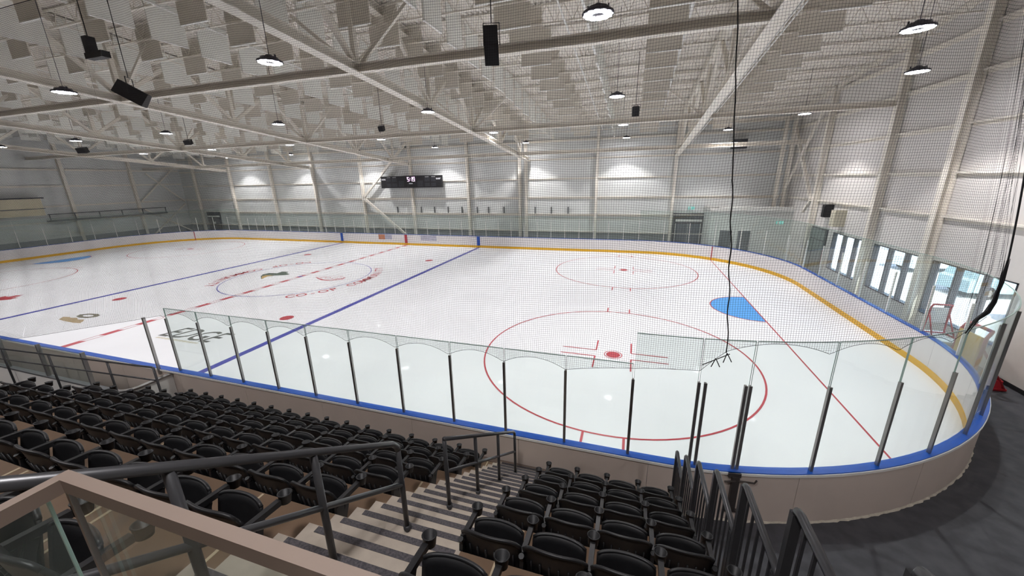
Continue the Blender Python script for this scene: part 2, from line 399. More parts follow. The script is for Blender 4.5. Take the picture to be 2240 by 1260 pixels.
# players' bench enclosure on the near side
BN = empty('players_bench', (3, -13.7, 0), 'players bench enclosure with white back boards and low glass beside the stands', 'bench')
def bch(name, mb, m): o = mb.build(name, m, BN); o.location = (-3, 13.7, 0); return o
BX0, BX1, BYB = -12, 9.15, -14.2
bch('back_board', MB().box(BX0, BX1-.3, BYB-.08, BYB, -.01, .95), M_WHT)
arcp = [(BX1-.3+.3*sin(a*pi/12), BYB+.3-.3*cos(a*pi/12)) for a in range(7)]+[(BX1, -13.19)]
arco = [(BX1-.3+.38*sin(a*pi/12), BYB+.3-.38*cos(a*pi/12)) for a in range(7)]+[(BX1+.08, -13.19)]
bch('end_board', strip_wall(arcp, arco, -.01, .95), M_WHT)
bch('back_cap', MB().box(BX0, BX1-.3, BYB-.1, BYB+.02, .95, .99), M_GREY)
bch('end_cap', strip_wall([(x-.02, y) for x, y in arcp], [(x+.03, y) for x, y in arco], .95, .995), M_ALU)
for x in (7.9, 5.9, 3.9, 1.9, -.1, -2.1, -4.1):
    bch('glass_pane', MB().box(x-1.98, x-.02, BYB-.046, BYB-.034, .99, 1.93), M_GLS)
    bch('support_post', MB().box(x-.03, x+.03, BYB-.08, BYB, .99, 1.95), M_ALU)
bch('bench_plank', MB().box(BX0+.2, BX1-.9, BYB+.1, BYB+.42, .42, .47), mat('bench_brown', (120, 96, 78), .6, noise=.1))
for x in (8, 5, 2, -1, -4, -7, -10): bch('bench_leg', MB().box(x-.03, x+.03, BYB+.14, BYB+.38, 0, .42), M_GREY)
bch('bench_floor', MB().box(BX0, BX1-.02, BYB, -13.19, -.01, .02), M_RUB)
mb = MB().box(-.03, .03, -.03, .03, 0, 1.75)
bch('corner_post', MB().box(8.72, 8.78, -13.24, -13.18, .9, 2.63), M_ALU)

# ------------------------------------------------------------------ room shell
XL, XR, YN, YF = -33., 32.1, -24., 15.
SL = -.0905
def zr(y): return 11.62+SL*y
def zc(y): return 9.06+SL*y
def wallbox(name, parent=None, m=M_WALL):
    return None
# right wall with three windows and a dark entrance
WIN = [(2.62, 5.95), (-1.28, 2.02), (-5.1, -1.72)]
WZ0, WZ1 = .88, 2.9
mb = MB(); T = .2
ys = [YN, -5.1, -1.72, -1.28, 2.02, 2.62, 5.95, YF]
mb.box(XR, XR+T, YN, YF, -.3, WZ0); mb.box(XR, XR+T, YN, YF, WZ1, 14)
for a, b in ((YN, -5.1), (-1.72, -1.28), (2.02, 2.62), (5.95, YF)): mb.box(XR, XR+T, a, b, WZ0, WZ1)
WR = struct(mb.build('wall_right', M_DRY))
WF = struct(MB().box(XL-.4, XR+.4, YF, YF+.4, -.3, 14).build('wall_far', M_WALL))
WL = struct(MB().box(XL-.4, XL, YN, YF, -.3, 14).build('wall_left', M_WALL))
WN = struct(MB().box(XL-.4, XR+.4, YN-.4, YN, -.3, 16).build('wall_near', mat('near_wall', (196, 180, 166), .7)))
for x in range(-28, 30, 6):
    MB().box(x, x+1.6, YN, YN+.04, 5.0, 6.6).build('dark_window', M_DKFR, WN)
# corrugated deck
mb = MB(); x = XL-.3; vs_ = []; i = 0
pitch = .2
prof = []
while x < XR+.3:
    prof += [(x, 0), (x+.08, 0), (x+.1, .05), (x+.18, .05)]; x += pitch
y0, y1 = YN-.3, YF+.3
vs_ = [(px_, y0, zr(y0)+dz) for px_, dz in prof]+[(px_, y1, zr(y1)+dz) for px_, dz in prof]
n = len(prof); mb.add(vs_, [(i, n+i, n+i+1, i+1) for i in range(n-1)])
mb.add([(XL-.4,y0,zr(y0)+.2),(XR+.4,y0,zr(y0)+.2),(XR+.4,y1,zr(y1)+.2),(XL-.4,y1,zr(y1)+.2)], [(0,1,2,3)])
CE = struct(mb.build('ceiling', M_DECK))
# joists (open web) along x, one mesh per bay shared by all rows
TX = [XL, -24.4, -12.2, 0., 12.2, 24.4, XR]
JY = [-.93+1.63*j for j in range(-13, 10)]
for x0, x1 in zip(TX[:-1], TX[1:]):
    L = x1-x0-.3; mb = MB(); D = .62; n = max(4, int(L/.62))
    mb.box(.15, .15+L, -.05, .05, -.05, 0); mb.box(.15, .15+L, -.045, .045, -D, -D+.045)
    for i in range(n):
        a = .15+L*i/n; b = .15+L*(i+.5)/n; c = .15+L*(i+1)/n
        mb.bar((a, 0, -.03), (b, 0, -D+.02), .022); mb.bar((b, 0, -D+.02), (c, 0, -.03), .022)
    jm = mb.mesh('roof_joist', M_STEEL)
    for y in JY: put('roof_joist', jm, CE, (x0, y, zr(y)-.01))
# roof trusses across the hall
NODES = [14.6, 12.2, 7.3, 2.4, -2.5, -7.4, -12.3, -17.2, -22.1]
side = ['nearest the right wall', 'second from the right wall', 'third from the right wall', 'fourth from the right wall', 'nearest the left wall']
for k, x in enumerate((24.4, 12.2, 0., -12.2, -24.4)):
    t = empty('roof_truss', (x, 0, zc(0)), 'cream steel roof truss spanning the rink, '+side[k], 'truss', 'roof trusses')
    def tb(name, mb): o = mb.build(name, M_STEEL, t); o.location = (-x, 0, -zc(0)); return o
    a, b = NODES[-1], NODES[0]
    tb('bottom_chord', MB().ibeam((x, a, zc(a)), (x, b, zc(b)), .36, .3, .035))
    tb('top_chord', MB().ibeam((x, a, zr(a)-.2), (x, b, zr(b)-.2), .3, .28, .03))
    for i in range(1, len(NODES)-1):
        y = NODES[i]; tb('web_post', MB().bar((x, y, zc(y)+.13), (x, y, zr(y)-.3), .16, .16))
        y2 = NODES[i+1]; ym = (y+y2)/2
        tb('web_diagonal', MB().bar((x, y, zc(y)+.12), (x, ym, zr(ym)-.3), .15, .15))
        tb('web_diagonal', MB().bar((x, y2, zc(y2)+.12), (x, ym, zr(ym)-.3), .15, .15))
        tb('gusset_plate', MB().box(x-.012, x+.012, y-.3, y+.3, zc(y)+.1, zc(y)+.42))
names = {-7.4: 'over the near face-off dots', 2.4: 'over the middle of the ice', 11.3: 'close to the far wall'}
for y in (-7.4, 2.4, 11.3):
    o = MB().ibeam((XL, y, zc(y)+.02), (XR-.2 if y > 0 else 24.4, y, zc(y)+.02), .24, .27, .03).build('tie_beam', M_STEEL)
    tag(o, 'long cream steel tie beam crossing the trusses '+names[y], 'beam', 'tie beams')
# knee struts from tie-beam nodes to the joists
for y in (-7.4, 2.4):
    for x in (24.4, 12.2, 0., -12.2):
        for d in (-1, 1):
            if x+d*2.3 > 30: continue
            o = MB().bar((x+d*.15, y, zc(y)+.1), (x+d*2.4, y, zr(y)-.7), .1, .1).build('knee_brace', M_STEEL)
            tag(o, 'short slanted steel brace rising from a truss joint to the roof joists', 'brace', 'knee braces at the truss joints')
# pipes under the joists
pipes = [(18.7, 'between the first two trusses'), (22.75, 'close beside the truss nearest the right wall'), (6.2, 'between the second and third trusses'), (-6.0, 'beyond the third truss')]
for x, w in pipes:
    o = MB().tube([(x, -20, zr(-20)-.72), (x, 14.5, zr(14.5)-.72)], .035 if x != 22.75 else .08, 8).build('sprinkler_pipe', M_WHT, smooth=True)
    tag(o, 'white pipe running under the roof joists '+w, 'pipe')
for i, x in enumerate((24.68, 24.78, 24.88)):
    o = MB().tube([(x, -20, zc(-20)+.1), (x, 14.2, zc(14.2)+.1)], .025, 6).build('conduit_pipe', M_WHT, smooth=True)
    tag(o, 'thin conduit beside the truss nearest the right wall', 'pipe', 'three parallel conduits')

# --- girts, columns, braces on the walls
def girt(par, along, a0, a1, pos, z, h=.14):
    d = .14
    mb = MB()
    if along == 'x': mb.box(a0, a1, pos-d, pos, z, z+.02); mb.box(a0, a1, pos-.02, pos, z-h, z); mb.box(a0, a1, pos-d, pos-d+.015, z-.04, z)
    elif along == 'yr': mb.box(pos-d, pos, a0, a1, z, z+.02); mb.box(pos-.02, pos, a0, a1, z-h, z); mb.box(pos-d, pos-d+.015, a0, a1, z-.04, z)
    else: mb.box(pos, pos+d, a0, a1, z, z+.02); mb.box(pos, pos+.02, a0, a1, z-h, z); mb.box(pos+d-.015, pos+d, a0, a1, z-.04, z)
    return mb.build('girt', M_STEEL, par)
FCX = [-30.3, -24.3, -18.0, -12.0, -5.8, .1, 6.22, 11.35, 11.95, 18.24, 24.42]
edges = [XL]+FCX+[XR]
for a, b in zip(edges[:-1], edges[1:]):
    if b-a < 1: continue
    for z in (1.45, 3.0, 4.5, 6.1, 7.75, 9.25): girt(WF, 'x', a+.16, b-.16, YF, z, .2 if z < 5 else .12)
for x in FCX: MB().vcol(x, YF-.2, 0, zr(YF)-.1, .22, .3, 'y').build('steel_column', M_STEEL, WF)
MB().box(XL, 24.4, YF-.06, YF, -.01, 1.36).build('wainscot', M_WALLD, WF)
RCY = [-13.5, -7.6, -1.55, 2.32, 8.6]
edges = [YN]+RCY+[13.6]
for a, b in zip(edges[:-1], edges[1:]):
    for z in (4.5, 6.0, 7.6, 9.2, 10.6): girt(WR, 'yr', a+.14, b-.14, XR, z)
for y in RCY[1:] if False else RCY:
    if y < -2: continue
    z0 = 0 if y > 6 else 0
    MB().vcol(XR-.17, y, z0, zr(y)-.1, .26, .3, 'x').build('steel_column', M_STEEL, WR)
for z, a, b in ((0,0,0),):
    MB().box(XR-.16, XR-.002, YN, YF, zr(0)-.9, zr(0)-.75) 
MB().bar((XR-.1, YN, zr(YN)-.12), (XR-.1, YF, zr(YF)-.12), .16, .2).build('eave_angle', M_STEEL, WR)
LCY = [-20.5, -14.5, -8.5, -2.4, 4.4, 9.9]
edges = [YN]+LCY+[YF]
for a, b in zip(edges[:-1], edges[1:]):
    for z in (3.0, 4.5, 6.4, 7.95): girt(WL, 'yl', a+.14, b-.14, XL, z)
for y in LCY: MB().vcol(XL+.17, y, 0, zr(y)-.1, .26, .3, 'x').build('steel_column', M_STEEL, WL)
MB().box(XL, XL+.06, YN, YF, -.01, 1.36).build('wainscot', M_WALLD, WL)
def brace(par, a, b, w=.13): MB().bar(a, b, w, w).build('cross_brace', M_STEEL, par)
brace(WF, (-5.6, YF-.45, 4.55), (0, YF-.45, 9.7), .2); brace(WF, (-5.6, YF-.45, 4.55), (-.3, YF-.45, .3), .2)
XA = XR-.35
brace(WR, (XA, 13.6, 9.5), (XA, 8.75, 4.5), .17); brace(WR, (XA-.1, 8.75, 9.9), (XA-.1, 13.5, 4.6), .12)
brace(WR, (XA, 8.75, 4.5), (XA, 9.6, 3.7), .14)
XB = XL+.4
brace(WL, (XB, 10.1, 4.5), (XB, 14.6, 8.6), .13); brace(WL, (XB, 14.6, 4.3), (XB, 11.2, 7.6), .13); brace(WL, (XB, 10.1, 3.7), (XB, 14.6, .6), .13); brace(WL, (XB, 10.4, .6), (XB, 14.6, 4.0), .13)
for x in (31.2, 31.72): MB().vcol(x, 13.35, 0, 9.75, .2, .24, 'y').build('steel_column', M_STEEL, WF)
o = MB().ibeam((24.6, 13.35, 9.78), (XR-.1, 13.35, 9.78), .2, .25).build('edge_beam', M_STEEL); tag(o, 'cream edge beam resting on the paired corner columns', 'beam')
struct(MB().box(XR-.02, XR-.001, YN, 5.9, 0, .12).build('baseboard_right', mat('base_black', (28, 28, 30), .5)))

# windows of the right wall
for i, (a, b) in enumerate(WIN):
    fr = struct(MB().box(XR-.02, XR+.2, a, a+.04, WZ0, WZ1).box(XR-.02, XR+.2, b-.04, b, WZ0, WZ1).box(XR-.02, XR+.2, a, b, WZ0, WZ0+.04).box(XR-.02, XR+.2, a, b, WZ1-.04, WZ1).build('window_%d' % (i+1), M_DKFR))
    w = (b-a)/3
    for k in (1, 2): MB().box(XR-.01, XR+.19, a+w*k-.03, a+w*k+.03, WZ0+.04, WZ1-.04).build('mullion', M_DKFR, fr)
    for k in range(3): MB().box(XR+.15, XR+.156, a+w*k+.04, a+w*(k+1)-.04, WZ0+.05, WZ1-.05).build('pane', M_WIN, fr)
# dark entrance in the right wall
dr = struct(MB().box(XR-.06, XR+.02, 6.55, 9.5, 0, 2.95).build('door_2', M_DKFR))
for k in (0, 1): MB().box(XR-.09, XR-.06, 6.7+k*1.4, 7.95+k*1.4, .1, 2.2).build('door_leaf', mat('leaf_green_grey', (96, 108, 106), .4), dr)
MB().box(XR-.09, XR-.06, 6.7, 9.35, 2.3, 2.85).build('transom', mat('leaf_green_grey', (96, 108, 106), .4), dr)

# annex in the far right corner
AX0, AY = 26.9, 12.0
an = struct(MB().box(AX0, XR, AY, YF-.01, -.01, 3.55).build('trim_1', mat('annex_wall', (214, 216, 212), .65, noise=.03)))
an['label'] = 'white service room in the far corner'
MB().box(AX0-.05, XR, AY-.06, YF-.01, 3.55, 3.7).build('roof_slab', M_WHT, an)
MB().tube([(AX0+.5, AY-.02, 3.8), (XR-.1, AY-.02, 3.8)], .05, 8).build('service_pipe', M_WHT, an)
for i, (x0, x1) in enumerate(((27.62, 28.42), (28.82, 29.62))):
    d = struct(MB().box(x0-.05, x1+.05, AY-.05, AY+.0, 0, 2.2).build('door_%d' % (3+i), M_WHT))
    MB().box(x0, x1, AY-.07, AY-.05, .02, 2.14).build('door_leaf', mat('door_grey', (84, 90, 94), .45), d)
    MB().box(x1-.12, x1-.06, AY-.11, AY-.07, .98, 1.1).build('door_handle', M_ALU, d)
def exit_sign(x, y, z, lab):
    s_ = empty('exit_sign', (x, y, z), lab, 'sign', 'exit signs')
    MB().box(-.22, .22, -.04, 0, -.1, .1).build('sign_case', mat('exit_teal', (120, 200, 190), .4, emit=.25, ecol=(120, 215, 205)), s_)
    MB().box(-.16, -.02, -.05, -.04, -.07, .07).box(.05, .16, -.05, -.04, -.02, .02).build('sign_mark', M_WHT, s_)
exit_sign(31.35, AY, 2.75, 'small teal exit sign on the white service room')
exit_sign(25.9, YF-.16, 3.55, 'small teal exit sign above the dark double door')
# big dark door in the far wall
d = struct(MB().box(24.6, 27.2, YF-.1, YF, 0, 3.12).build('door_1', M_DKFR))
for k in (0, 1): MB().box(24.85+k*.95, 25.75+k*.95, YF-.13, YF-.1, .05, 2.25).build('door_leaf', mat('door_bluegrey', (82, 90, 102), .4), d)
MB().box(24.8, 26.8, YF-.2, YF-.1, 2.45, 2.62).build('door_operator', M_WHT, d)
for x in (24.82, 25.77, 26.72): MB().box(x-.02, x+.02, YF-.15, YF-.1, 0, 2.3).build('door_frame', M_WHT, d)
d = struct(MB().box(-29.7, -27.5, YF-.1, YF, 0, 2.95).build('door_5', M_DKFR))
MB().box(-29.3, -27.9, YF-.14, YF-.1, .05, 2.2).build('door_leaf', mat('door_dk', (66, 66, 70), .45), d)
MB().box(-28.8, -28.4, YF-.15, YF-.14, 1.5, 1.75).build('paper_notice', M_WHT, d)
MB().box(-29.6, -27.6, YF-.2, YF-.1, 2.35, 2.5).build('door_operator', M_WHT, d)
# air unit, brackets, small wall things
u = empty('heater_unit', (28.65, YF, 8.3), 'grey louvred heater unit hung high on the far wall', 'heater')
MB().box(-.5, .5, -.75, -.2, -.33, .33).build('case', mat('heater_dark', (66, 68, 70), .5), u)
for k in range(5): MB().box(-.45, .45, -.78, -.75, -.28+k*.12, -.22+k*.12).build('louvre', M_DKFR, u)
MB().box(-.55, -.5, -.75, 0, .2, .3).box(.5, .55, -.75, 0, .2, .3).build('bracket', M_STEEL, u)
xs = [8.18, 9.73, 11.21, 12.77, 14.27, 15.81, -1.9, .9, 2.4, 3.9, 5.4, 7.0]
for x in xs:
    o = MB().box(x-.04, x+.04, YF-.13, YF-.02, 3.02, 3.62).build('wall_bracket', M_GREY)
    tag(o, 'short grey upright bracket on the far wall girt behind the rink', 'bracket', 'upright brackets along the far wall')
# left wall: raised gallery
g = empty('viewing_gallery', (XL, 0, 3), 'pale boxed gallery on the left end wall', 'gallery')
def gp(name, mb, m): o = mb.build(name, m, g); o.location = (-XL, 0, -3); return o
gp('box_wall', MB().box(XL, XL+1., -8, 2.0, 3.7, 5.25), mat('gallery_beige', (206, 198, 172), .7))
gp('box_roof', MB().box(XL, XL+1.1, -8.1, 2.2, 5.25, 5.35), M_DKFR)
gp('box_ledge', MB().box(XL, XL+1.05, -8, 2.1, 4.3, 4.36), M_GREY)
r_ = empty('catwalk_rail', (XL, 6.7, 3), 'dark two-bar rail along the left end wall', 'railing')
def rp(name, mb): o = mb.build(name, M_GREY, r_); o.location = (-XL, -6.7, -3); return o
rp('top_bar', MB().box(XL+.5, XL+.56, 2.3, 12.3, 3.68, 3.76)); rp('bottom_bar', MB().box(XL+.5, XL+.56, 2.3, 12.3, 3.12, 3.18))
for y in (2.4, 4.2, 6.1, 8.0, 9.9, 12.2): rp('baluster', MB().box(XL+.5, XL+.56, y-.03, y+.03, 3.1, 3.76))
rp('ledge', MB().box(XL, XL+.6, 2.3, 12.3, 3.0, 3.12))
o = MB().box(XR-.12, XR, -1.45, -1.2, 3.03, 3.25).lathe([(.0,-.1),(.1,-.1),(.1,.0),(0,.0)], 16, (XR-.14, -1.32, 3.16)).build('alarm_bell', M_REDP)
tag(o, 'small red alarm box above the gap between two windows', 'alarm')
o = MB().box(XR-.5, XR, 5.0, 5.5, 3.3, 4.15).box(XR-.52, XR-.5, 5.05, 5.45, 3.4, 4.05).build('wall_cabinet', mat('cab_cream', (206, 200, 180), .5)); tag(o, 'cream metal cabinet on the right wall above the farthest window', 'cabinet')
o = MB().box(XR-.4, XR, 6.5, 6.9, 3.65, 4.35).box(XR-.42, XR-.4, 6.54, 6.86, 3.7, 4.3).build('wall_speaker', M_BLK); tag(o, 'black speaker box on the right wall above the dark entrance', 'speaker')

# ------------------------------------------------------------------ outside the windows
struct(MB().box(XR+.4, 140, -60, 70, -.6, -.35).build('ground', mat('asphalt', (196, 196, 194), .9, noise=.08, nscale=.5)))
def car(x, y, rz, c, lab, h=1.75):
    r = empty('parked_car', (x, y, -.35), lab, 'car', rotz=rz)
    P = [(-2.3,.35),(-2.3,.95),(-2.1,1.05),(-1.9,h-.05),(-1.6,h),(.4,h),(1.1,1.1),(2.2,.98),(2.35,.7),(2.35,.35)]
    n = len(P); mb = MB(); vs_ = [(x_, s_*.92*(1 if z < 1.1 else .86), z) for s_ in (-1, 1) for x_, z in P]
    mb.add(vs_, [tuple(range(n))[::-1], tuple(range(n, 2*n))]+[(i, (i+1)%n, n+(i+1)%n, n+i) for i in range(n)])
    mb.build('body', mat('car%d%d%d' % c, c, .25), r)
    for s_ in (-1, 1):
        MB().add([(-1.8, s_*.86, 1.12), (-1.65, s_*.81, h-.12), (.3, s_*.81, h-.12), (.85, s_*.86, 1.12)], [(0,1,2,3)]).build('side_window', mat('car_glass', (60, 80, 90), .1), r)
        for x_ in (-1.45, 1.5):
            w = MB().tube([(x_, s_*.75, .35), (x_, s_*.95, .35)], .35, 16).build('wheel', mat('tyre', (30, 30, 32), .8), r)
            MB().tube([(x_, s_*.94, .35), (x_, s_*.965, .35)], .2, 12).build('hubcap', M_ALU, w)
    MB().add([(.5, -.74, h-.06), (.5, .74, h-.06), (1.08, .8, 1.14), (1.08, -.8, 1.14)], [(0,1,2,3)]).build('windscreen', mat('car_glass', (60, 80, 90), .1), r)
car(41, 12.5, .2, (214, 224, 228), 'white car parked outside the farthest window')
car(40.2, 6.4, .1, (150, 178, 186), 'pale blue car parked outside between the far windows', 1.9)
car(39.5, .6, .0, (226, 232, 234), 'white car parked outside the middle window', 1.9)
car(39.0, -4.6, 3.1, (170, 196, 204), 'silver blue car parked outside the nearest window', 1.7)
o = MB().box(56, 66, -8, 26, -.35, 5.2).build('long_building', mat('bldg_white', (232, 236, 240), .6)); 
tag(o, 'low white building across the car park', 'building')
for k in range(9): MB().box(55.9, 56, -6+k*3.4, -4+k*3.4, 1.2, 3.4).build('window', mat('bldg_win', (120, 150, 165), .2), o)
o = MB().box(43.4, 43.9, 17.2, 17.8, -.35, 3.6).box(43.2, 44.1, 17.0, 18.0, 3.6, 4.3).build('red_pillar', M_REDP); tag(o, 'red pillar standing outside the farthest window', 'pillar')
def tree(x, y, lab):
    t = empty('leafy_tree', (x, y, -.35), lab, 'tree')
    MB().tube([(0,0,0),(.05,.1,1.6),(0,0,3.2)], [.18,.13,.08], 8).build('trunk', mat('bark', (96, 78, 62), .9), t)
    mb = MB()
    for i in range(900):
        th = random.uniform(0, 2*pi); u_ = random.uniform(-1, 1); r = 1.7*random.uniform(.5, 1)
        c = Vector((r*math.sqrt(1-u_*u_)*cos(th), r*math.sqrt(1-u_*u_)*sin(th), 3.4+1.3*r*u_*.7))
        a = Vector((random.gauss(0,1), random.gauss(0,1), random.gauss(0,1))).normalized(); b = a.cross(Vector((.3,.5,.8))).normalized()
        mb.add([c-a*.16, c+b*.09, c+a*.16, c-b*.09], [(0,1,2,3)])
    o = mb.build('foliage', mat('leaf', (110, 170, 70), .7, noise=.2), t); o['kind'] = 'stuff'
tree(47, 20, 'green tree outside beyond the red pillar'); tree(50, 14, 'green tree outside behind the pale blue car')

# ------------------------------------------------------------------ stands
SY, SZ = -13.55, .619         # nosing of the front row, its floor
DY, DZ = .7605, .522
def rf(r): return SZ+DZ*r
def ry(r): return SY-DY*r
def tier(name, x0, x1, n, m):
    mb = MB()
    for r in range(n):
        mb.box(x0, x1, ry(r+1) if r < n-1 else ry(n)-.0, ry(r), -.01, rf(r))
    return struct(mb.build(name, m))
XA0, XA1 = 19.03, 20.25
TL_ = tier('floor_tier_left', 11.1, XA0, 9, M_TAN); TR_ = tier('floor_tier_right', XA1, 22.38, 7, M_TAN)
struct(MB().box(11.1, 22.38, SY, -13.19, -.011, .27).build('floor_walkway', M_CONC))
MB().box(11.1, 22.38, -13.3, -13.2, .27, .4).build('curb', M_BEIGE, TL_)
# pale joint lines across the tiers
jm = MB().box(-.012, .012, -DY+.02, -.01, 0, .004).mesh('joint_line', mat('joint', (186, 168, 140), .7))
for r in range(9):
    for k in range(7):
        for dx in (0, .12):
            if dx and r % 2: continue
            if 11.6+k*1.22+dx+.25*(r % 3) < 18.95: put('joint_line', jm, TL_, (11.6+k*1.22+dx+.25*(r % 3), ry(r), rf(r)))
    if r < 7:
        for k in range(2): put('joint_line', jm, TR_, (20.55+k*1.0, ry(r), rf(r)))
# aisle stairs
st = struct(MB().box(XA0, XA1, -19.6, SY-.02, -.012, .2).build('floor_stairs', M_CONC))
NST = 23
for k in range(-6, NST-6):
    yn = -14.817-.2535*k; zn = 1.489+.174*k
    MB().box(XA0, XA1, yn-.2535, yn, zn-.45, zn).build('step', M_CONC, st)
    MB().box(XA0+.1, XA1-.04, yn-.060, yn-.006, zn-.03, zn+.003).build('nosing_strip', M_STRIP, st)
struct(MB().box(19.86, 24, YN, -18.96, 3.9, 4.2).build('floor_platform', M_CONC))

# --- seats
def sheet(fn, nx, nz, th):
    """closed panel from fn(u,v)->(x,y,z), thickness th along +y (rounded rim)"""
    mb = MB(); vs_ = []
    for side_ in (0, 1):
        for j in range(nz+1):
            for i in range(nx+1):
                x, y, z = fn(i/nx*2-1, j/nz); vs_.append((x, y+(th if side_ else 0), z))
    N = (nx+1)*(nz+1); fs = []
    id_ = lambda i, j, s_: s_*N+j*(nx+1)+i
    for j in range(nz):
        for i in range(nx):
            fs.append((id_(i,j,0), id_(i+1,j,0), id_(i+1,j+1,0), id_(i,j+1,0))); fs.append((id_(i,j,1), id_(i,j+1,1), id_(i+1,j+1,1), id_(i+1,j,1)))
    for i in range(nx): fs += [(id_(i,0,1), id_(i+1,0,1), id_(i+1,0,0), id_(i,0,0)), (id_(i,nz,0), id_(i+1,nz,0), id_(i+1,nz,1), id_(i,nz,1))]
    for j in range(nz): fs += [(id_(0,j,0), id_(0,j+1,0), id_(0,j+1,1), id_(0,j,1)), (id_(nx,j,1), id_(nx,j+1,1), id_(nx,j+1,0), id_(nx,j,0))]
    return mb.add(vs_, fs)
HB = .243
def fback(u, v):
    top = .765-.06*abs(u)**6+.01*cos(u*2.2); z = .35+(top-.35)*v; x = u*HB*(1-.05*(1-v))
    return (x, -.265-.06*v-.05*(1-u*u)-.012*max(0, v-.85)/.15, z)
def rimpts(fn, v, off, n=14, u0=-.97): return [Vector(fn(u0+(-2*u0)*i/n, v))+Vector(off) for i in range(n+1)]
bk = sheet(fback, 12, 6, .022)
bk.tube(rimpts(fback, 1, (0, .008, -.002)), .014, 6)
for k in range(6):
    u_ = -.75+k*.3; a = Vector(fback(u_, .08)); b = Vector(fback(u_, .62)); bk.bar(a+Vector((0,-.006,0)), b+Vector((0,-.006,0)), .012, .014)
BACK = bk.mesh('backrest', M_SEAT, True)
def fpan(u, v):
    top = .64-.03*abs(u)**8; z = .33+(top-.33)*v
    return (u*.212, -.215+.06*v+.045*(1-u*u)*(.4+.6*v), z)
pn = sheet(fpan, 12, 5, .022); pn.tube(rimpts(fpan, 1, (0, .01, 0)), .014, 6)
PAN = pn.mesh('seat_pan', M_SEAT, True)
arm = MB()
arm.bar((0, -.31, .61), (0, -.05, .585), .04, .045); arm.bar((0, -.30, .58), (0, -.36, .2), .03, .09, (0,1,0)); arm.bar((0, -.36, .2), (0, -.40, .12), .07, .12, (0,1,0))
arm.tube([(0,-.345,.64),(0,-.33,.60)], .022, 8); arm.bar((0,-.2,.57),(0,-.29,.36),.02,.05,(0,1,0))
ARM = arm.mesh('arm_standard', M_SEAT)
cup = MB().lathe([(.0,-.042),(.040,-.040),(.047,.03),(.052,.034),(.050,.038),(.043,.036),(.037,-.034),(.0,-.035)], 16)
CUP = cup.mesh('cup_holder', M_SEAT, True)
BOLT = MB().lathe([(0,.0),(.016,.0),(.016,.012),(0,.012)], 8).mesh('bolt_cap', M_ALU)
def add_arm(par, dx):
    a = put('arm_standard', ARM, par, (dx, 0, 0)); c = put('cup_holder', CUP, a, (0, 0, .585)); c.rotation_euler.x = -.12
    b = put('bolt_cap', BOLT, a, (.022, -.315, .33)); b.rotation_euler.y = pi/2
    return a
def make_seat(pitch):
    s_ = bpy.data.objects.new('stadium_seat', None); COL.objects.link(s_); s_.empty_display_size = .1
    b = put('backrest', BACK, s_); p = put('seat_pan', PAN, s_)
    add_arm(s_, -pitch/2)
    return s_
def seat_block(x0, pitch, n, rows, from_left, blk, grp):
    proto = make_seat(pitch); used = False
    for r in range(rows):
        for k in range(n):
            o = proto if not used else copy_tree(proto); used = True
            o.location = (x0+pitch*(k+.5), -13.95-DY*r, rf(r)-.01); o.rotation_euler.z = random.uniform(-.004, .004)
            idx = k if from_left else n-1-k
            pos = (ORD[idx]+' from the stairs') if idx else 'next to the stairs'
            tag(o, 'black folding seat, %s, %s row from the boards, %s' % (blk, ORD[r], pos), 'seat', grp)
            if k == n-1: add_arm(o, pitch/2)
seat_block(XA0-15*.52, .52, 15, 8, False, 'wide block', 'seats in the wide block')
seat_block(XA1, .5, 4, 7, True, 'narrow block', 'seats in the narrow block')

# --- aisle rails
def rail(name, label, x, ys_, yend=None, h=.86):
    r = empty(name, (x, ys_[0], 0), label, 'handrail', 'aisle handrails')
    az = lambda y: 1.489+(-14.817-y)/.2535*.174
    def b(nm, mb): o = mb.build(nm, M_RAIL, r, smooth=True); o.location = (-x, -ys_[0], 0); return o
    ya, yb = ys_[0], (yend if yend is not None else ys_[-1])
    lf = Vector((0, 0, h))
    b('top_rail', MB().tube([(x, ya, az(ya)+h-.06), (x, ya-.015, az(ya)+h-.015), (x, ya-.06, az(ya-.06)+h), (x, yb, az(yb)+h)], .024, 10))
    b('mid_rail', MB().tube([(x, ya, az(ya)+h*.52), (x, yb, az(yb)+h*.52)], .02, 10))
    for y in ys_:
        b('post', MB().tube([(x, y, az(y)-.1), (x, y, az(y)+h-.02)], .023, 10))
        b('base_flange', MB().lathe([(.0,.006),(.034,.006),(.034,-.03)], 12, (x, y, az(y))))
    return r
rail('aisle_handrail', 'dark handrail with four posts on the lower aisle stairs', 19.64, [-14.0, -14.83, -15.65, -16.42])
rail('aisle_handrail', 'dark handrail on the upper aisle stairs, closest to the camera', 19.64, [-17.18, -17.96, -18.62], -19.4)
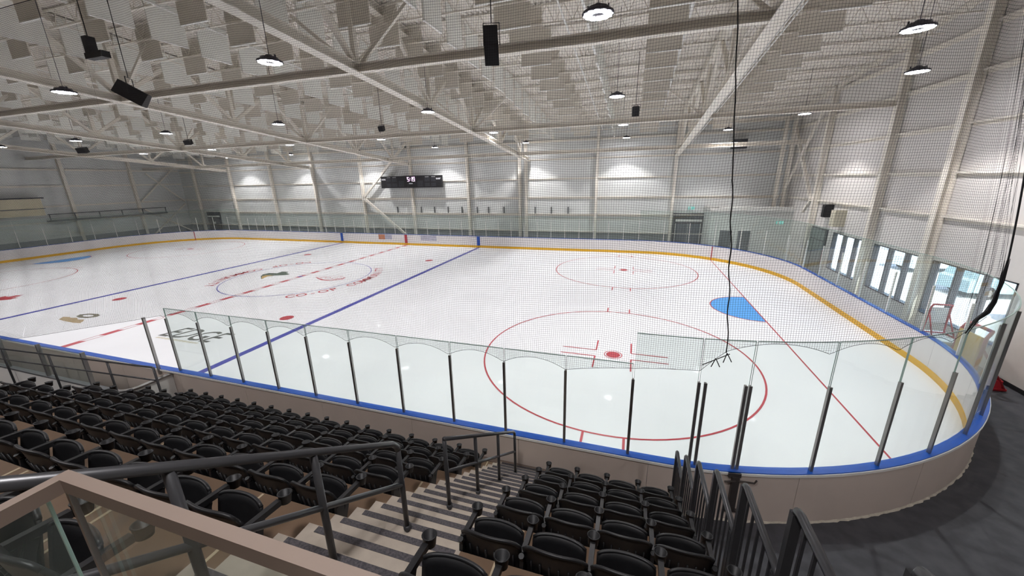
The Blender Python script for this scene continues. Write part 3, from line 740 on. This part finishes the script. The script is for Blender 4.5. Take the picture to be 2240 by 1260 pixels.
# guard rails along the open side of the narrow block, one per row
for r in range(7):
    y0, y1 = ry(r)-.04, ry(r+1)+.0; zt = rf(r)+1.06+.004*r; x = 22.34; z0 = rf(r)
    g = empty('guard_rail', (x, y0, z0), 'dark baluster guard beside the narrow seat block, %s' % ('at the front row' if r == 0 else 'at the '+ORD[r]+' row'), 'railing', 'stepped guard rails')
    def b(nm, mb, sm=True): o = mb.build(nm, M_RAIL, g, smooth=sm); o.location = (-x, -y0, -z0); return o
    b('top_rail', MB().tube([(x, y0, zt-.05), (x, y0-.01, zt-.012), (x, y0-.05, zt), (x, y1+.05, zt), (x, y1+.01, zt-.012), (x, y1, zt-.05)], .024, 10))
    b('post', MB().box(x-.024, x+.024, y0-.024, y0+.024, z0-.02, zt-.03), False)
    b('post', MB().box(x-.024, x+.024, y1-.0, y1+.048, z0-.02, zt-.03), False)
    b('bottom_rail', MB().box(x-.015, x+.015, y1, y0, z0+.09, z0+.12), False)
    for k in range(1, 6):
        y = y0+(y1-y0)*k/6; b('baluster', MB().box(x-.008, x+.008, y-.008, y+.008, z0+.1, zt), False)
# railing behind the players' bench
fx = [10.9, 9.15, 6.6, 4.2, 1.8, -.6]
zf = lambda x: 2.0-.05*(10.9-x)
g = empty('bench_railing', (10.9, -14.36, 0), 'dark two-bar railing between players bench and seats', 'railing')
def b(nm, mb): o = mb.build(nm, M_RAIL, g, smooth=True); o.location = (-10.9, 14.36, 0); return o
yy = -14.36
b('top_rail', MB().tube([(10.9, yy, zf(10.9)-.05), (10.88, yy, zf(10.9)-.01), (10.83, yy, zf(10.9)), (-4, yy, zf(-4))], .022, 8))
b('mid_rail', MB().tube([(10.9, yy, zf(10.9)-.34), (-4, yy, zf(-4)-.34)], .018, 8))
for x in fx: b('post', MB().tube([(x, yy, -.01), (x, yy, zf(x))], .026, 8))
# camera platform guard: beige cap over glass
gd = empty('platform_guard', (19.86, -18.95, 4.2), 'beige-capped glass guard panel around the camera platform', 'guard')
def b(nm, mb, m): o = mb.build(nm, m, gd); o.location = (-19.86, 18.95, -4.2); return o
GZ = 5.25
b('cap_rail', MB().box(19.82, 23.6, -18.952, -18.918, GZ-.045, GZ), M_BEIGE)
b('side_cap', MB().box(19.82, 19.855, -21.5, -18.952, GZ-.045, GZ), M_BEIGE)
b('glass_pane', MB().box(19.87, 23.6, -18.94, -18.93, 4.2, GZ-.045), M_GLS)
b('side_glass', MB().box(19.833, 19.843, -21.5, -18.98, 4.2, GZ-.045), M_GLS)
b('corner_stile', MB().box(19.832, 19.846, -18.945, -18.932, 4.2, GZ-.045), M_ALU)
b('side_stile', MB().box(19.834, 19.842, -18.985, -18.978, 4.2, GZ-.045), mat('glass_edge', (150, 176, 168), .3))
b('base_shoe', MB().box(19.82, 23.6, -18.96, -18.91, 4.17, 4.26), M_BEIGE)

# ------------------------------------------------------------------ lights (lamps)
LX_ = [29.43, 20.52, 12.5, 4.0, -4.3, -12.7, -21.3]
LY_ = [-11.1, -3.3, 5.1, 12.9]
housing = MB().lathe([(0,.16),(.07,.16),(.1,.12),(.2,.1),(.22,.04),(.29,.03),(.3,0),(.285,-.012),(0,-.012)], 28).mesh('lamp_housing', M_LAMPB, True)
lens = MB()
for k in range(12):
    a = 2*pi*k/12; da = 2*pi/12*.42
    vs_ = [(.115*cos(a-da), .115*sin(a-da), -.016), (.255*cos(a-da*1.02), .255*sin(a-da*1.02), -.016), (.28*cos(a), .28*sin(a), -.016), (.255*cos(a+da*1.02), .255*sin(a+da*1.02), -.016), (.115*cos(a+da), .115*sin(a+da), -.016)]
    lens.add(vs_, [(4,3,2,1,0)])
LENS = lens.mesh('lens_ring', M_LAMP)
wire = MB().tube([(0,0,0),(0,0,1)], .008, 5).mesh('suspension_wire', M_LAMPB)
hook = MB().box(-.2,-.18,-.02,.02,.09,.15).box(.18,.2,-.02,.02,.09,.15).mesh('bracket', M_LAMPB)
spot = bpy.data.lights.new('lamp_beam', 'SPOT'); spot.energy = SPOT_W; spot.spot_size = radians(104); spot.spot_blend = .35; spot.shadow_soft_size = .1
spot.color = (1, .97, .97)
cnt = 0
rown = ['row nearest the seats', 'second row from the seats', 'third row from the seats', 'row nearest the far wall']
for j, y in enumerate(LY_):
    for i, x in enumerate(LX_):
        xx = x + (-.7 if (i == 0 and j == 3) else 0) + (-2.3 if (i == 0 and j == 0) else 0)
        yy = y + (-.0)
        if i == 0 and j == 3: yy = 10.9; xx = 27.1
        if i == 0 and j == 0: xx, yy = 26.96, -7.9
        l = empty('high_bay_lamp', (xx, yy, 9.0), 'round hanging LED lamp, %s, %s from the right wall' % (rown[j], ORD[i]), 'lamp', 'high bay lamps')
        put('lamp_housing', housing, l); put('lens_ring', LENS, l); w_ = put('suspension_wire', wire, l, (0, 0, .16)); w_.scale = (1, 1, zr(yy)-9.16-.03); put('bracket', hook, l)
        s_ = bpy.data.objects.new('beam', spot); COL.objects.link(s_); s_.parent = l; s_.location = (0, 0, -.06)
fill_spot = spot.copy(); fill_spot.shadow_soft_size = .28; fill_spot.energy = SPOT_W*.8; fill_spot.spot_size = radians(120)  # lamp row out of view, added to brighten the stands
for i, x in enumerate(LX_[:6]):
    l = empty('high_bay_lamp', (x, -19.3, 9.0), 'unseen LED fill lamp added over the seats, %s from the right wall' % ORD[i], 'lamp', 'high bay lamps')
    put('lamp_housing', housing, l); put('lens_ring', LENS, l); w_ = put('suspension_wire', wire, l, (0, 0, .16)); w_.scale = (1, 1, zr(-19.3)-9.16-.03); put('bracket', hook, l)
    s_ = bpy.data.objects.new('beam', fill_spot); COL.objects.link(s_); s_.parent = l; s_.location = (0, 0, -.06)
# ------------------------------------------------------------------ speakers
def speaker(x, y, z, w, h, d, rx, rz, lab):
    s_ = empty('hanging_speaker', (x, y, z), lab, 'speaker', 'black hanging speakers', rz)
    mb = MB(); a = .7
    P = [(-w/2, -d/2), (w/2, -d/2), (w/2*a, d/2), (-w/2*a, d/2)]
    mb.add([(x_, y_, z_) for z_ in (-h/2, h/2) for x_, y_ in P], [(0,3,2,1),(4,5,6,7),(0,1,5,4),(1,2,6,5),(2,3,7,6),(3,0,4,7)])
    c = mb.build('cabinet', M_BLK, s_); c.rotation_euler = (rx, 0, 0)
    gr = MB().box(-w/2+.02, w/2-.02, -d/2-.012, -d/2, -h/2+.02, h/2-.02).build('grille', mat('grille', (34, 34, 38), .8), c)
    y_ = MB().tube([(-w/2-.02, 0, 0), (-w/2-.02, 0, h/2+.06), (w/2+.02, 0, h/2+.06), (w/2+.02, 0, 0)], .012, 6).build('yoke', M_BLK, s_)
    MB().tube([(0, 0, h/2+.06), (0, 0, zr(y)-z-.03)], .012, 5).build('hanger', M_BLK, s_)
speaker(18.02, -10.07, 9.05, .33, .78, .36, .35, .25, 'large black speaker hanging beside the near tie beam')
speaker(5.6, -10.2, 9.0, .38, .8, .42, 1.0, -.9, 'large tilted black speaker hanging over the near boards')
speaker(7.5, .34, 9.0, .3, .28, .3, .3, 0, 'small black speaker hanging above the centre circle')
speaker(21.2, .5, 9.0, .32, .42, .3, .3, 0, 'small black speaker hanging over the near end zone')
speaker(-8.2, .4, 9.0, .45, .28, .35, .3, .3, 'small black speaker hanging past the third truss')
speaker(-20., .4, 8.95, .7, .38, .4, .3, .3, 'small black speaker hanging farthest down the hall')
s_ = empty('bracket_speaker', (8.4, -12.45, 9.2), 'black L-shaped speaker array hanging at upper left', 'speaker')
m1 = MB().box(-.09, .09, -.09, .09, 0, .42).build('upright_cabinet', M_BLK, s_)
MB().box(.09, .5, -.09, .09, -.07, .07).build('long_cabinet', M_BLK, s_)
MB().box(-.16, .09, -.085, .085, -.065, .065).build('rear_cabinet', M_BLK, s_)
MB().tube([(0,0,.42),(0,0,2.6)], .01, 5).build('hanger', M_BLK, s_)

# ------------------------------------------------------------------ scoreboard
sb = empty('scoreboard', (.37, 14.35, 6.06), 'long black scoreboard with lit clock on the far wall', 'scoreboard')
MB().box(-3.4, 3.4, -.12, .12, -.57, .57).build('case', M_BLK, sb)
MB().box(-2.5, -2.3, .12, .5, -.1, .1).box(2.3, 2.5, .12, .5, -.1, .1).build('bracket', M_STEEL, sb)
M_SB = mat('sb_panel', (46, 46, 52), .4); M_SBT = mat('sb_text', (196, 196, 200), .5, emit=.25, ecol=(200, 200, 205))
for x0, x1, z0, z1 in ((-2.75,-2.25,.02,.32),(-2.1,-1.55,.02,.32),(-2.75,-2.25,-.45,-.12),(-2.1,-1.55,-.45,-.12),(-1.35,-.75,-.48,.1),(.75,1.35,-.48,.1),(1.55,2.1,.02,.32),(2.25,2.75,.02,.32),(1.55,2.1,-.45,-.12),(2.25,2.75,-.45,-.12)):
    MB().box(x0, x1, -.128, -.12, z0, z1).build('display_panel', M_SB, sb)
for x0 in (-2.7, -2.05, 1.6, 2.3): MB().box(x0, x0+.42, -.13, -.12, .4, .48).build('caption_strip', mat('sb_cap', (130, 130, 132), .5), sb)
for w_, x in (('HOME', -3.08), ('GUEST', 3.06)):
    me = textmesh(w_, .17, .006); me.materials.append(M_SBT); o = put('team_lettering', me, sb, (x, -.13, .2)); o.rotation_euler.x = pi/2
me = textmesh('PERIOD', .12, .003); me.materials.append(M_SBT); o = put('period_lettering', me, sb, (.0, -.13, -.2)); o.rotation_euler.x = pi/2
SEG = {'5': 'afgcd', '1': 'bc', '9': 'abcdfg'}
def seg(ch, x, z, w=.21, h=.4, t=.04):
    mb = MB(); S = {'a': (x,x+w,z+h-t,z+h), 'g': (x,x+w,z+h/2-t/2,z+h/2+t/2), 'd': (x,x+w,z,z+t), 'f': (x,x+t,z+h/2,z+h), 'b': (x+w-t,x+w,z+h/2,z+h), 'e': (x,x+t,z,z+h/2), 'c': (x+w-t,x+w,z,z+h/2)}
    for c in SEG[ch]: a = S[c]; mb.box(a[0], a[1], -.14, -.12, a[2], a[3])
    return mb.build('clock_digit', M_DIG, sb)
seg('5', -.36, .05); seg('1', -.02, .05); seg('9', .26, .05)
MB().box(-.06,-.01,-.14,-.12,.15,.2).box(-.06,-.01,-.14,-.12,.3,.35).build('clock_colon', M_DIG, sb)

# ------------------------------------------------------------------ hanging acoustic panels
PT = .05
M_PANELF = mat('acoustic_fabric_shaded', (226, 220, 209), .95, noise=.03, nscale=6., bump=.1, bscale=90.)  # seat-facing panels: their shade is put into this darker fabric colour
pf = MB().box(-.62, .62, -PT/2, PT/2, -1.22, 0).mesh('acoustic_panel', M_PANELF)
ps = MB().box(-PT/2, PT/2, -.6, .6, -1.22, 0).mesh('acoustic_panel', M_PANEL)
lit_edge_f = MB().box(-.62, .62, -.04, .04, -1.25, -1.22).mesh('lit_bottom_edge', M_WHT); lit_edge_s = MB().box(-.04, .04, -.6, .6, -1.25, -1.22).mesh('lit_bottom_edge', M_WHT)  # white strips added to paint the ice-lit look of the bottom edges
count = 0; far_mb = MB()
for c in range(12):
    xf = 22.08+4.88-4.88*c; xsd = 24.5-4.88*c
    for j in range(18):
        y = -.93+1.63*(8-j)+.06
        top = zr(y)-.06
        if y > 14.7: continue
        if not (c == 0 and y < 1.2 - 0 and False) and xf > -31:
            if c <= 9:
                o = put('acoustic_panel', pf, None, (xf, y, top)); put('lit_bottom_edge', lit_edge_f, o)
                tag(o, 'shade-toned panel facing the seats, %s column from right wall, %s from far wall' % (ORD[c], ORD[j]), 'panel', 'acoustic panels facing the seats'); count += 1
            else: far_mb.box(xf-.62, xf+.62, y-PT/2, y+PT/2, top-1.22, top)
        ysd = y+.8
        if xsd > -31 and ysd+.6 < 14.9 and not (abs(xsd-24.4) < .5):
            if c <= 7:
                o = put('acoustic_panel', ps, None, (xsd, ysd, zr(ysd)-.06)); put('lit_bottom_edge', lit_edge_s, o)
                tag(o, 'pale panel set side-on, %s column from right wall, %s from far wall' % (ORD[c], ORD[j]), 'panel', 'acoustic panels set side-on'); count += 1
            else: far_mb.box(xsd-PT/2, xsd+PT/2, ysd-.6, ysd+.6, zr(ysd)-1.28, zr(ysd)-.06)
o = far_mb.build('far_acoustic_panels', M_PANEL); tag(o, 'remaining acoustic panels at the distant left end of the roof', 'panels', kind='stuff')

# ------------------------------------------------------------------ safety net
MESH = .0375; NR = .0017
S0 = s_near(-8.)-PER; S1 = s_at(27.1, -11.46)
zt_net = 10.15
NS0 = sorted(NS)[0]
attach = sorted(NS)+[s_at(22.6, -13.0), s_at(22.98, -13.1), s_at(24.47, -12.8), s_at(25.52, -12.4), s_at(26.44, -11.91), S1]
za = [2.68]*(len(NS)-1)+[2.87, 2.96, 3.35, 3.33, 3.34, 3.38, 3.75]
def zbot(s_):
    if s_ <= attach[0]:
        return max(1.0, 2.75-.185*(attach[0]-s_))
    for (a, b, p, q) in zip(attach[:-1], attach[1:], za[:-1], za[1:]):
        if s_ <= b:
            t = (s_-a)/(b-a); sag = .17 if p == q else (.16 if p > 3.2 and q != za[-1] else .02)
            return p+(q-p)*t+sag*4*t*(1-t)*(1 if sag > 0 else 1)
    return za[-1]
def npoint(s_, z):
    zb = zbot(s_); h = z-zb
    w = .035*sin(s_*2.1+.35*z)+.02*sin(s_*5.3-.8*z)
    if s_ < NS[-1] and s_ < min(NS): w *= .35
    k = max(0, (s_-(S1-.9))/.9)
    w += .06*k*sin(s_*26+.6*z)
    ds = .05*sin(z*.9+s_*.6)*min(1, h)
    lf = min(1., max(0., (attach[0]-s_)/3.))
    w += lf*(.03*sin(s_*1.7+z*1.2)+.012*sin(s_*4.1-z*2))
    amp = min(1., h/.5)*min(1, (zt_net-z)/.8+.15)
    off = .12+w*amp
    if s_ < attach[0]:
        t = min(1, (attach[0]-s_)/.9); q = min(1, max(0, (3.6-z)/1.8)); off += .55*t*q*q
    obl = .3+.7*min(1., max(0., (s_-(NS0-4.))/8.)); off = .12+(off-.12)*1. if s_ < attach[0] else .12+w*amp*obl
    k2 = max(0., (s_-(S1-2.5))/2.5); sh = min(1.3, .34*(z-4.45)) if z > 4.45 else 0.
    (x, y), a = pp(s_+ds*amp-k2*k2*sh, off)
    dz = (.035*sin(s_*1.3+z*.8)+.02*sin(s_*3.1-z*.5))*amp
    return (x, y, z+dz)
net_v = []; net_f = []
def strand(pts):
    n = len(pts)
    if n < 2: return
    base = len(net_v)
    for i, p in enumerate(pts):
        q = pts[min(i+1, n-1)]; o_ = pts[max(i-1, 0)]
        dx, dy, dz = q[0]-o_[0], q[1]-o_[1], q[2]-o_[2]; L = math.sqrt(dx*dx+dy*dy+dz*dz) or 1
        dx, dy, dz = dx/L, dy/L, dz/L
        if abs(dz) > .5: ux, uy, uz = 1., 0., 0.; vx, vy, vz = 0., 1., 0.
        else: ux, uy, uz = 0., 0., 1.; vx, vy, vz = -dy, dx, 0.
        for k in range(3):
            c, s2 = cos(2.094*k+.5)*NR, sin(2.094*k+.5)*NR
            net_v.append((p[0]+ux*c+vx*s2, p[1]+uy*c+vy*s2, p[2]+uz*c+vz*s2))
    for i in range(n-1):
        a = base+3*i
        for k in range(3): net_f.append((a+k, a+(k+1) % 3, a+3+(k+1) % 3, a+3+k))
s_ = S0
while s_ < S1:
    zb = zbot(s_); pts = [npoint(s_, zb)]; z = math.ceil(zb/.35+.2)*.35
    while z < zt_net: pts.append(npoint(s_, z)); z += .35
    pts.append(npoint(s_, zt_net)); strand(pts); s_ += MESH
z = 1.0
while z < zt_net:
    run = []; s_ = S0
    while s_ <= S1+.001:
        if z >= zbot(s_): run.append(npoint(s_, z))
        else: strand(run); run = []
        s_ += .14
    strand(run); z += MESH
me = bpy.data.meshes.new('safety_net'); me.from_pydata(net_v, [], net_f); me.materials.append(M_NET)
nobj = put('safety_net', me); tag(nobj, 'black protective netting hanging above the near boards and glass', 'netting', kind='stuff')
hem = MB(); pts = []; s_ = S0
while s_ <= S1: pts.append(npoint(s_, zbot(s_))); s_ += .06
hem.tube(pts, .004, 4); hem.tube([npoint(S1, z/10.) for z in range(38, 101, 2)], .012, 5); hem.tube([npoint(S0+i*.5, zt_net) for i in range(int((S1-S0)/.5))], .008, 4)
hem.build('net_border', M_NET, nobj)
ga_ = MB(); P_ = [Vector(npoint(S1, 4.7)), Vector(npoint(S1, 4.3)), Vector(npoint(S1, 4.0)), Vector(npoint(S1-.08, 3.82)), Vector(npoint(S1-.3, 3.7)), Vector(npoint(S1-.5, 3.5))]
for k in range(5):
    o_ = Vector((.02*cos(k*1.3), .02*sin(k*1.3), .02*cos(k*2.1))); ga_.tube([p+o_*(1+.6*sin(k+i*1.7)) for i, p in enumerate(P_)], [.003, .008, .011, .012, .009, .004], 6)
ga_.build('net_gather', M_NET, nobj, smooth=True)
# black cord with knots
co = empty('net_cord', (22.6, -13.2, 3.35), 'black pull cord hanging down in front of the net', 'rope')
pts = []
for i in range(60):
    z = 10.1-(10.1-3.35)*i/59.; x = 22.30+(22.95-22.30)*(i/59.)+.012*sin(z*9)*(1 if z < 6 else .3)
    pts.append((x-22.6, .02+.01*sin(z*7), z-3.35))
MB().tube(pts, .009, 5).build('cord', M_BLK, co)
mb = MB()
for p, q in (((22.95,-13.2,3.35),(22.9,-13.25,3.2)), ((22.95,-13.2,3.35),(23.02,-13.24,3.22)), ((22.8,-13.2,3.24),(22.74,-13.24,3.1)), ((22.8,-13.2,3.24),(22.86,-13.26,3.12)), ((22.62,-13.2,3.1),(22.99,-13.2,3.34))):
    mb.tube([(p[0]-22.6, p[1]+13.2, p[2]-3.35), (q[0]-22.6, q[1]+13.2, q[2]-3.35)], .008, 5)
mb.build('knot_ends', M_BLK, co)

# ------------------------------------------------------------------ skating aids behind the right end glass
def aid(x, y, rz, lab, s_=1.):
    a = empty('skating_aid', (x, y, 0), lab, 'skating aid', 'red skating aids', rz)
    mb = MB()
    for sx in (-.3, .3):
        mb.tube([(sx, -.2, .03), (sx, .25, .03), (sx*1, .3, .12), (sx*.9, .26, .95), (sx*.85, .2, 1.08)], .028, 8); mb.tube([(sx, -.18, .03), (sx*.9, .24, .72)], .022, 8)
    mb.tube([(-.26, .2, 1.08), (.26, .2, 1.08)], .03, 8); mb.tube([(-.3, .25, .04), (.3, .25, .04)], .025, 8)
    mb.build('frame', M_REDP, a, smooth=True)
    MB().box(-.24, .24, .27, .31, .4, .95).build('front_panel', M_YELP if rz else M_WHT, a)
    a.scale = (s_,)*3
aid(31.45, -5.75, 1.57, 'red and yellow skating aid standing against the right wall', 1.6)
aid(31.35, -4.1, 0, 'red skating aid on a white crate below the nearest window', .95)
bpy.data.objects['skating_aid.001'].location.z = .78
cr = tag(MB().box(30.95, 31.75, -4.6, -3.6, -.01, .7).box(30.92, 31.78, -4.63, -3.57, .7, .78).build('white_crate', M_WHT), 'white crate behind the end glass, carrying a red skating aid', 'crate')
o = MB().box(31.35, 31.65, -6.25, -5.95, .0, .32).box(31.38, 31.62, -6.22, -5.98, .32, .36).tube([(31.4,-6.1,.36),(31.42,-6.1,.46),(31.58,-6.1,.46),(31.6,-6.1,.36)], .014, 6).build('red_caddy', M_REDP)
tag(o, 'small red carry box on the floor beside the skating aid', 'box')
print('panels', count, 'net faces', len(net_f), 'objects', len(bpy.data.objects))
